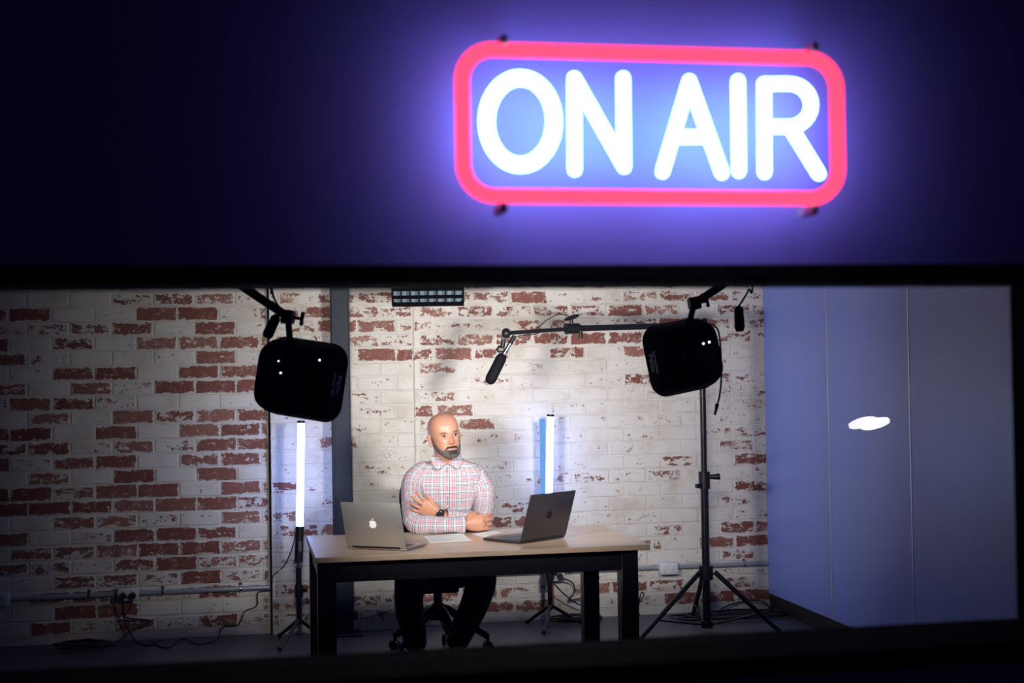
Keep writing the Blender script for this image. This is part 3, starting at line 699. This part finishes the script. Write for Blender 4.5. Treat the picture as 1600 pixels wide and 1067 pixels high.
cable('black cable rising along the wall behind the tripod stand', [yf(1120, 962), P(1130, 950, 8.58), P(1150, 942, 8.62), P(1175, 938, 8.62), P(1195, 941, 8.6), yf(1203, 952)], .005)
rt = P(863, 925, Y_R-.012); tag(MB().box(P(864, 926, Y_R-.012), (.012, .008, .165), None, .002).build('red_strip', mat('red_plastic', (.35, .03, .03), .5), None, org=tuple(P(864, 946, Y_R-.012))), 'thin red strip on the wall below the socket under the desk', 'strip')

# ------------------------------------------------------------------ office chair
CH = V((1.05, 7.80, 0))
chair = thing('office_chair', 'black five-star office chair the man sits on', 'chair', tuple(CH))
MB().loft([[CH+V((x, y-.03, z)) for x, y in rrect(w_, h_, 6, .3)] for z, w_, h_ in ((.385, .40, .38), (.395, .45, .44), (.43, .47, .46), (.455, .44, .43), (.46, .38, .37))]).build('seat', CLOTHB, chair, ang=60)
MB().box(CH+V((0, -.02, .365)), (.20, .22, .04), None, .008).build('seat_mechanism', BLACK, chair)
MB().tube([CH+V((0, 0, .20)), CH+V((0, 0, .36))], .024, 16).build('gas_column', BLACK, chair)
MB().tube([CH+V((0, .20, .37)), CH+V((0, .28, .42)), CH+V((0, .30, .62))], .02, 10).build('back_bar', BLACK, chair)
MB().loft([[CH+V((x, .27+dy+.06*(x/.19)**2*-1, .78+z)) for x, z in rrect(.36*s, .36*s, 6, .3)] for dy, s in ((-.01, .9), (0, 1), (.025, 1), (.035, .9))]).build('backrest', CLOTHB, chair, ang=60)
sb = MB().tube([CH+V((0, 0, .185)), CH+V((0, 0, .275))], [.045, .034], 16).build('base_hub', BLACKM, chair)
for i in range(5):
    a = R(216+72*i); d = V((math.cos(a), math.sin(a), 0))
    ps = smoothpath([CH+d*.02+V((0, 0, .24)), CH+d*.08+V((0, 0, .222)), CH+d*.18+V((0, 0, .145)), CH+d*.275+V((0, 0, .078))], 4)
    MB().tube(ps, [lerp(.030, .020, j/(len(ps)-1)) for j in range(len(ps))], 10).build('base_arm', BLACKM, chair)
    e = CH+d*.275; s = V((-d.y, d.x, 0))
    cs = MB().tube([e+V((0, 0, .05)), e+V((0, 0, .085))], .010, 8).build('caster', BLACK, chair)
    for q in (-1, 1): MB().tube([e+s*q*.008+V((0, 0, .0275)), e+s*q*.026+V((0, 0, .0275))], .027, 16).build('wheel', BLACK, cs)

# ------------------------------------------------------------------ the man
man = thing('person', 'bald bearded man in a plaid shirt, seated with folded arms at the desk', 'person', (1.05, 7.6, 0))
ctr = P(700, 760, 7.47).x
# --- head
HT, HC = .238, P(694.5, 681, 7.38)
Mh = Matrix.Rotation(R(-7), 3, 'Y') @ Matrix.Rotation(R(12), 3, 'Z') @ Matrix.Rotation(R(-1), 3, 'X')
HP = [(0, .014, .078, .052), (.03, .030, .087, .036), (.08, .044, .091, .012), (.16, .057, .090, -.035), (.24, .063, .089, -.066), (.32, .067, .088, -.084), (.42, .071, .086, -.096), (.52, .074, .085, -.102),
      (.62, .0765, .088, -.104), (.72, .077, .086, -.103), (.80, .0735, .079, -.096), (.87, .066, .067, -.084), (.93, .053, .050, -.066), (.97, .037, .031, -.046), (.995, .014, .008, -.020)]
def g(x, s): return math.exp(-(x/s)**2)
def headpt(u, t, grow=0):
    w_, yf_, yb = interp(HP, t); yc_, hd = (yf_+yb)/2, (yf_-yb)/2
    ca, sa = math.cos(u), math.sin(u)           # u=0 faces the front
    e = .88; fx = math.copysign(abs(sa)**e, sa); fy = math.copysign(abs(ca)**e, ca)
    x = (w_+grow)*fx; y = yc_+(hd+grow)*fy
    if ca > 0:
        fr = ca**.5
        y += fr*(.027*g(x, .0115)*(g(t-.375, .055) if t < .375 else g(t-.375, .11)))      # nose
        y += fr*.010*(g(x-.012, .010)+g(x+.012, .010))*g(t-.355, .035)*.8                 # nostrils
        y += fr*.0055*(g(x-.03, .022)+g(x+.03, .022))*g(t-.575, .035)                     # brow
        y -= fr*.0125*(g(x-.031, .016)+g(x+.031, .016))*g(t-.505, .04)                    # eye sockets
        y += fr*.006*(g(x-.045, .018)+g(x+.045, .018))*g(t-.40, .07)                      # cheeks
        sm_ = 20*x*x
        y += fr*.006*g(x, .024)*(g(t-.235-sm_, .016)+g(t-.195-sm_, .018))                         # lips
        y -= fr*.004*g(x, .026)*g(t-.215-sm_, .008)
        y += fr*.006*g(x, .020)*g(t-.09, .06)                                             # chin
    return V((x, -y, (t-.5)*HT))
def HW(p): return HC + Mh @ p
body = MB(); nU, ts = 72, [0, .015]+[.03+.94*i/64 for i in range(65)]+[.98, .99, .995]
body.loft([[HW(headpt(2*math.pi*j/nU, t)) for j in range(nU)] for t in ts])
for s in (-1, 1):      # ears
    Me = Mh @ Matrix.Rotation(s*R(22), 3, 'Z') @ Matrix.Rotation(s*R(8), 3, 'Y')
    body.ball(HW(V((s*.080, .012, -.012))), (.0085, .020, .032), 12, 10, Me)
    body.ball(HW(V((s*.079, .006, -.036))), (.008, .011, .012), 10, 8, Me)
# --- neck and trunk inside the shirt
nb = V((ctr, 7.46, 1.06)); body.tube([HW(V((0, .035, -.035))), HW(V((0, .03, -.10))).lerp(nb, .4), nb+V((0, 0, .02)), nb-V((0, -.01, .06))], [.056, .057, .062, .075], 24)
TR = [(.47, .165, .12, 7.62), (.58, .155, .112, 7.59), (.72, .150, .105, 7.55), (.85, .162, .108, 7.51), (.95, .172, .104, 7.485), (1.01, .165, .088, 7.475), (1.05, .12, .072, 7.468), (1.075, .066, .058, 7.462)]
def oval(z, w_, d_, y, n=40, grow=0): return [V((ctr+(w_+grow)*math.copysign(abs(math.cos(a))**.85, math.cos(a)), y+(d_+grow)*math.copysign(abs(math.sin(a))**.85, math.sin(a)), z)) for a in [2*math.pi*j/n for j in range(n)]]
body.loft([oval(*r) for r in TR])
# arms: (right arm is at the left of the picture)
RA = [P(653, 731, 7.47), P(645, 758, 7.43), P(644, 790, 7.32), P(650, 817.5, 7.20), P(674, 820, 7.155), P(700, 820.5, 7.125), P(724, 820, 7.115)]
LA = [P(747, 732, 7.48), P(754, 760, 7.45), P(757, 790, 7.38), P(753, 813, 7.275), P(730, 812.5, 7.235), P(708, 810, 7.205), P(688, 806, 7.185)]
body.tube(smoothpath([P(664, 742, 7.475)]+RA[1:], 4), [lerp(.036, .026, i/24) for i in range(25)], 16)
body.tube(smoothpath([P(736, 743, 7.485)]+LA[1:], 4), [lerp(.036, .026, i/24) for i in range(25)], 16)
def hand(wr, d, pn, lat, spread, curls, thumb, sc=1.0):
    """wr wrist, d finger direction, pn palm normal (fingers curl that way), lat thumb side"""
    wr, d, pn = V(wr), V(d).normalized(), V(pn); pn = (pn-d*pn.dot(d)).normalized(); lat_ = d.cross(pn); lat = lat_ if lat_.dot(V(lat)) > 0 else -lat_
    PLn, PW, PT = .092*sc, .040*sc, .0145*sc; rings = []
    for f, wf, tf in ((-.22, .62, 1.35), (0, .66, 1.35), (.3, .92, 1.25), (.65, 1.04, 1.1), (.92, 1.0, .95), (1.02, .86, .7)):
        rings.append([wr+d*PLn*f+lat*PW*wf*math.cos(a)+pn*PT*tf*math.sin(a) for a in [2*math.pi*j/20 for j in range(20)]])
    body.loft(rings)
    tips = []
    for i, (off, ln, r) in enumerate(((.76, .070, .0092), (.26, .078, .0095), (-.26, .072, .0090), (-.74, .056, .0080))):
        p = wr+d*PLn*.88+lat*PW*off; ang = curls[i][0]; sp = spread*(off)
        pts = [wr+d*PLn*.6+lat*PW*off*.85, p]; rr = [r*sc*.9, r*sc*1.05]
        for k, frac in enumerate((.46, .30, .24)):
            dd = (d*math.cos(sp)+lat*math.sin(sp)); q = dd*math.cos(ang)+pn*math.sin(ang)
            p = p+q*ln*sc*frac; pts.append(p); rr.append(r*sc*(.98, .90, .74)[k]); ang += curls[i][1]
        body.tube(smoothpath(pts, 3), [lerp(rr[min(int(j/3), len(rr)-1)], rr[min(int(j/3)+1, len(rr)-1)], (j % 3)/3) for j in range(3*(len(pts)-1)+1)], 12, dome=True); tips.append(pts)
    a0 = wr+d*PLn*.12+lat*PW*.55+pn*.004; t1, t2, t3 = [a0+(d*x+lat*y+pn*z)*sc for x, y, z in thumb]
    body.tube(smoothpath([a0, t1, t2, t3], 3), [.014*sc, .0135*sc, .013*sc, .012*sc, .0112*sc, .0108*sc, .0104*sc, .0095*sc, .0078*sc, .0068*sc][:10], 12, dome=True)
    return tips
wR = P(727, 818.5, 7.113)
tipR = hand(wR, (.97, .10, .04), (.0, .95, -.2), (0, 0, 1), .10, [(.08, .38), (.10, .46), (.14, .5), (.2, .55)], ((.022, .018, .0), (.046, .026, .010), (.066, .022, .022)), 1.06)
wL = P(684, 803, 7.178)
tipL = hand(wL, (-.88, .0, .46), (.1, .95, .15), (.5, 0, .8), .36, [(.06, .12), (.10, .16), (.14, .2), (.2, .22)], ((.034, .016, -.004), (.060, .030, .0), (.084, .040, .004)), 1.0)
# legs under the clothes
RL = [V((ctr-.09, 7.66, .50)), V((P(645, 890, 7.42).x, 7.46, .515)), P(641, 906, 7.31), P(639, 945, 7.40), P(646, 985, 7.58), P(650, 1008, 7.66)]
LL = [V((ctr+.09, 7.66, .50)), V((P(742, 890, 7.42).x, 7.46, .515)), P(752, 905, 7.31), P(741, 945, 7.38), P(722, 985, 7.52), P(713, 1006, 7.58)]
for q in (RL, LL): body.tube(smoothpath(q, 4), [lerp(.07, .04, i/20) for i in range(21)], 16); body.ball(q[-1]+V((0, -.06, -.03)), (.035, .10, .03), 12, 8)
tmp = body.build('body', SKIN, man)
rm = tmp.modifiers.new('r', 'REMESH'); rm.mode = 'VOXEL'; rm.voxel_size = .0031; rm.use_smooth_shade = True
sm = tmp.modifiers.new('s', 'SMOOTH'); sm.iterations = 2; sm.factor = .5
dg = bpy.context.evaluated_depsgraph_get(); me = bpy.data.meshes.new_from_object(tmp.evaluated_get(dg)); tmp.modifiers.clear(); tmp.data = me
me.polygons.foreach_set('use_smooth', [True]*len(me.polygons))
ca_ = me.color_attributes.new('tint', 'FLOAT_COLOR', 'POINT'); Mi = Mh.inverted(); base = man.location
cols = []
for v_ in me.vertices:
    p = Mi @ (v_.co+base-HC); t = p.z/HT+.5; c = V((.45, .225, .15))
    if abs(p.x) < .11 and abs(p.y) < .14 and -.1 < t < 1.05 and p.length < .16:
        if p.y < -.05:
            sm_ = 20*p.x*p.x; lip = g(p.x, .022)*max(g(t-.232-sm_, .014), g(t-.197-sm_, .016)); c = c.lerp(V((.42, .13, .12)), min(1, lip*.9))
            c = c.lerp(V((.52, .24, .18)), .5*(g(p.x, .018)*g(t-.36, .05)+g(abs(p.x)-.045, .02)*g(t-.40, .06)))
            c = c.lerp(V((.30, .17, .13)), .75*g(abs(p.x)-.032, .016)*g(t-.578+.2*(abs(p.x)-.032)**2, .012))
            c = c.lerp(V((.33, .17, .13)), .6*g(abs(p.x)-.031, .013)*g(t-.505, .022))  # eye sockets darkened, their shade put into the skin tint
        stub = max(0, min(1, (abs(math.atan2(p.x, -p.y))-1.25)/.5))*max(0, min(1, (.80-t)/.15)); c = c.lerp(V((.43, .27, .21)), .45*stub)
    elif v_.co.z+base.z < 1.0: c = V((.43, .205, .13))
    cols += [c.x, c.y, c.z, 1]
ca_.data.foreach_set('color', cols)
# --- eyes
EW = mat('eye_white', (.30, .26, .24), .3); EI = mat('dark_iris', (.02, .014, .01), .1)
for s in (-1, 1):
    e = headpt(0, .505); cpos = V((s*.031, -.0640, (.507-.5)*HT))
    ey = MB().ball(HW(cpos), .0128, 16, 12).build('eye', EW, man)
    MB().ball(HW(cpos+V((.0022, -.0102, .001))), (.0072, .0042, .0070), 12, 8, Mh).build('iris', EI, ey)
    MB().tube([HW(cpos+V((s*a, -.0125+abs(a)*.28, .0062-a*a*18))) for a in (-.014, -.007, 0, .007, .014)], [.001, .0022, .0026, .0022, .001], 8).build('eyelid', mat('eyelid_crease_shade', (.12, .055, .04), .5), ey)  # upper lid coloured darker than the skin to draw the shaded crease
    MB().tube([HW(headpt(math.asin(max(-1, min(1, s*a/.075))), .578+.10*(1-((a-.032)/.02)**2)*.06)+V((0, -.0015, 0))) for a in (.014, .023, .032, .041, .050)], [.0012, .0026, .0028, .0024, .001], 8).build('eyebrow', mat('brown_brow', (.14, .075, .05), .8), man)
# --- beard: shell over jaw, chin and upper lip
def bw(u, t):
    a = abs(u)
    top = .275 if a < .15 else interp([(.15, .285), (.40, .268), (.62, .20), (.9, .22), (1.15, .32), (1.35, .50), (1.5, .54), (1.6, .40)], a)[0]
    if a > 1.6 or t > top: return 0
    if abs(t-.212-.085*a*a) < .020*(1-(a/.36)**2) and a < .36: return 0
    ed = min((top-t)/.04, (1.6-a)/.12, 1); thick = .0075*g(a, .75)+.0035
    return max(0, ed)**.6*thick
bm = MB(); us = [-1.62+3.24*i/110 for i in range(111)]; tt = [.004+.54*i/70 for i in range(71)]
keep = {}; k = 0; out = []; inn = []
for t in tt:
    for u in us:
        th = bw(u, t); nz = mnoise.noise(V((u*26, t*70, 1)))*.0012
        out.append(HW(headpt(u, t, th+(nz if th else 0)+.0004))); inn.append(HW(headpt(u, t, -.004)))
nu = len(us); faces = []
for i in range(len(tt)-1):
    for j in range(nu-1):
        if all(bw(us[j+a], tt[i+b_]) > 0 for a, b_ in ((0, 0), (1, 0), (0, 1), (1, 1))):
            a = i*nu+j; faces.append((a, a+1, a+nu+1, a+nu))
bb = MB().add(out, faces); beard = bb.build('beard', BEARD, man, ang=180)
bmm = bmesh.new(); bmm.from_mesh(beard.data); bmesh.ops.delete(bmm, geom=[q for q in bmm.verts if not q.link_faces], context='VERTS'); bmm.to_mesh(beard.data); bmm.free()
ca_ = beard.data.color_attributes.new('tint', 'FLOAT_COLOR', 'POINT'); cols = []
for v_ in beard.data.vertices:
    p = Mi @ (v_.co+base-HC); t = p.z/HT+.5; a = abs(math.atan2(p.x, -p.y))
    dark = max(g(t-.262, .03)*g(a, .5), g(a, .26)*g(t-.14, .05)); c = V((.15, .13, .12)).lerp(V((.018, .011, .009)), min(1, dark*1.7)); cols += [c.x, c.y, c.z, 1]
ca_.data.foreach_set('color', cols)

# --- shirt
SR = [(.50, .180, .135, 7.61), (.60, .172, .128, 7.585), (.72, .168, .122, 7.55), (.85, .180, .124, 7.51), (.93, .188, .120, 7.49), (.99, .188, .110, 7.478), (1.025, .180, .100, 7.472), (1.052, .150, .088, 7.468), (1.074, .104, .077, 7.465), (1.085, .076, .070, 7.462)]
sr2 = []
for i in range(len(SR)-1):
    for j in range(4): sr2.append([lerp(a, b_, j/4) for a, b_ in zip(SR[i], SR[i+1])])
sr2.append(list(SR[-1])); n = 64; rings, uvs = [], []
for z, w_, d_, y in sr2:
    ring, uvr = [], []
    for j in range(n+1):
        a = 2*math.pi*j/n - math.pi/2; x = w_*math.copysign(abs(math.cos(a))**.85, math.cos(a)); yy = d_*math.copysign(abs(math.sin(a))**.85, math.sin(a))
        fold = .006*mnoise.noise(V((x*9, z*7, a)))+.004*math.sin(x*40+z*22)*g(z-.8, .15)
        sl = 1+fold/.15
        ring.append(V((ctr+x*sl, y+yy*sl, z))); uvr.append((a*.165, z))
    rings.append(ring); uvs.append(uvr)
shirt = MB().loft(rings, False, False, uvs).build('shirt', PLAID, man, ang=180)
def sleeve(path, radii, seed):
    ps = smoothpath(path, 6); rs = []
    for i in range(len(ps)):
        f = i/(len(ps)-1)*(len(radii)-1); k = min(int(f), len(radii)-2); rs.append(lerp(radii[k], radii[k+1], f-k))
    q = MB().tube(ps, rs, 28, uvscale=.058, ref=(0, -1, 0))
    for v_ in q.v:
        nz = mnoise.noise(v_*17+V((seed, 0, 0)))*.0075+mnoise.noise(v_*38+V((0, seed, 0)))*.0035
        k = min(range(len(ps)), key=lambda i: (ps[i]-v_).length_squared); dv = (v_-ps[k]); v_ += dv.normalized()*nz
    return q.build('sleeve', PLAID, shirt, ang=180)
sleeve([P(676, 740, 7.48), P(662, 737, 7.47)]+RA[1:-1]+[P(726, 820, 7.114)], [.050, .058, .060, .056, .052, .048, .043, .040], 3)
sleeve([P(724, 740, 7.485), P(738, 738, 7.48)]+LA[1:-1]+[P(697, 808, 7.19)], [.050, .056, .057, .054, .051, .047, .042, .039], 9)
for a, b_ in ((P(719, 820, 7.116), P(727.5, 819.8, 7.113)), (P(701, 808.6, 7.194), P(695, 807.2, 7.188))):
    MB().tube([a, b_], [.0415, .0405], 24, uvscale=.05, ref=(0, -1, 0)).build('cuff', PLAID, shirt)
# collar band and two collar leaves
cr = []; cu = []
for z, r1, r2 in ((1.066, .082, .074), (1.09, .070, .065), (1.112, .067, .064), (1.118, .069, .066), (1.098, .076, .072), (1.078, .090, .083)):
    cr.append([V((ctr+r1*math.cos(a), 7.459+r2*math.sin(a), z+.010*math.sin(a)-.004)) for a in [-R(62)+R(304)*j/30 for j in range(31)]]); cu.append([(j*.012, z*1.0) for j in range(31)])
MB().loft(cr, False, False, cu).build('collar', PLAID, shirt, ang=180)
def leaf(pts):
    q = MB(); p = [V(a) for a in pts]; n_ = (p[1]-p[0]).cross(p[-1]-p[0]).normalized(); n_ = -n_ if n_.y > 0 else n_
    m_ = len(p); q.add(p+[a-n_*.004 for a in p], [tuple(range(m_)), tuple(range(m_, 2*m_))[::-1]]+[(i, (i+1) % m_, m_+(i+1) % m_, m_+i) for i in range(m_)], [(a.x*1.0, a.z) for a in p]*2)
    return q.build('collar_leaf', PLAID, shirt, smooth=False)
leaf([P(677, 709, 7.405), P(697, 724, 7.362), P(683, 735, 7.350), P(673, 720, 7.385)])
leaf([P(719, 708, 7.405), P(701, 724, 7.362), P(716, 733, 7.350), P(723, 719, 7.385)])
MB().beam(P(699, 729, 7.362), P(700, 812, 7.395), .004, .003, up=(0, 1, 0)).build('placket', mat('grey_stitching', (.25, .26, .30), .85), shirt)
for py in (740, 757, 774, 791): MB().tube([P(699.6, py, 7.358), P(699.6, py, 7.354)], .0034, 12).build('button', mat('pearl_button', (.75, .75, .74), .3), shirt)
# trousers
tq = MB()
for q in (RL, LL):
    ps = smoothpath(q, 5); rs = [interp([(0, .088), (.35, .082), (.5, .078), (.75, .070), (1, .058)], i/(len(ps)-1))[0] for i in range(len(ps))]
    tq.tube(ps, rs, 20)
tq.loft([oval(z, w_, d_, y, 40) for z, w_, d_, y in ((.43, .15, .13, 7.66), (.46, .185, .165, 7.65), (.52, .186, .16, 7.64), (.58, .178, .134, 7.60))])
tr = tq.build('trousers', mat('black_denim', (.010, .010, .014), .85, 0, .3, 60, .3), man, ang=60)
rm = tr.modifiers.new('r', 'REMESH'); rm.mode = 'VOXEL'; rm.voxel_size = .008; rm.use_smooth_shade = True
for q in (RL, LL):
    a = q[-1]; sh = MB(); rr_ = []
    for f, wd, ht in ((.07, .030, .05), (.04, .038, .075), (-.03, .042, .082), (-.10, .045, .062), (-.17, .044, .05), (-.215, .030, .036), (-.23, .012, .02)):
        rr_.append([V((a.x+wd*math.cos(t), a.y+f, max(.0, .006+ht*.5+ht*.5*math.sin(t)))) for t in [2*math.pi*j/16 for j in range(16)]])
    sh.loft(rr_); s_ = sh.build('shoe', mat('black_leather', (.012, .011, .011), .45), man, ang=60)
    MB().box(V((a.x, a.y-.07, .006)), (.088, .28, .012), None, .004).build('sole', CABLE, s_)
# watch and ring
wd = (P(684, 803, 7.178)-P(697, 808, 7.19)).normalized(); wc = P(686, 805, 7.180)
wt = MB().tube([wc-wd*.011, wc+wd*.011], [.0335, .0325], 24).build('watch_strap', BLACK, man)
MB().box(wc+V((0, -.032, .010)), (.034, .010, .030), Matrix.Rotation(R(25), 3, 'Y'), .004, 2).build('watch_face', mat('watch_glass', (.015, .016, .02), .1), wt)
rp = tipR[2]; c_ = rp[1].lerp(rp[2], .55); d_ = (rp[2]-rp[1]).normalized()
MB().tube([c_-d_*.003, c_+d_*.003], .0118, 16).build('ring', mat('gold', (.8, .6, .3), .25, 1), man)

# ------------------------------------------------------------------ disc lamp behind the camera, seen mirrored in the double glazing
vz = P(1368, 661.5, 7.2); lampc = V((vz.x, 2*2.085-7.2, vz.z))
lt = thing('disc_lamp', 'white glowing disc lamp whose double reflection shows in the window glass', 'lamp', (lampc.x, lampc.y, 0))
tocam = V((0, 2*2.085, 1.55)); n0 = (V((0, 2*2.085-0, EYE))-lampc).normalized()     # towards the mirrored eye
side = n0.cross(V((0, 0, 1))).normalized(); upv = side.cross(n0)
ax = (n0*math.sin(R(18))+upv*math.cos(R(18))).normalized()
Mt = Matrix.Rotation(R(-15), 3, n0); ax = Mt @ ax
MB().tube([lampc-ax*.006, lampc+ax*.004], .078, 64).build('disc_head', emis('disc_glow', (1, .95, .86), 24), lt)
MB().tube([lampc-ax*.008, lampc-ax*.03], [.05, .02], 20).build('head_back', BLACK, lt)
MB().tube([lampc-ax*.03, V((lampc.x, lampc.y, .02))], .009, 10).build('pole', BLACKM, lt)
MB().tube([V((lampc.x, lampc.y, 0)), V((lampc.x, lampc.y, .025))], [.14, .12], 28).build('base', BLACKM, lt)
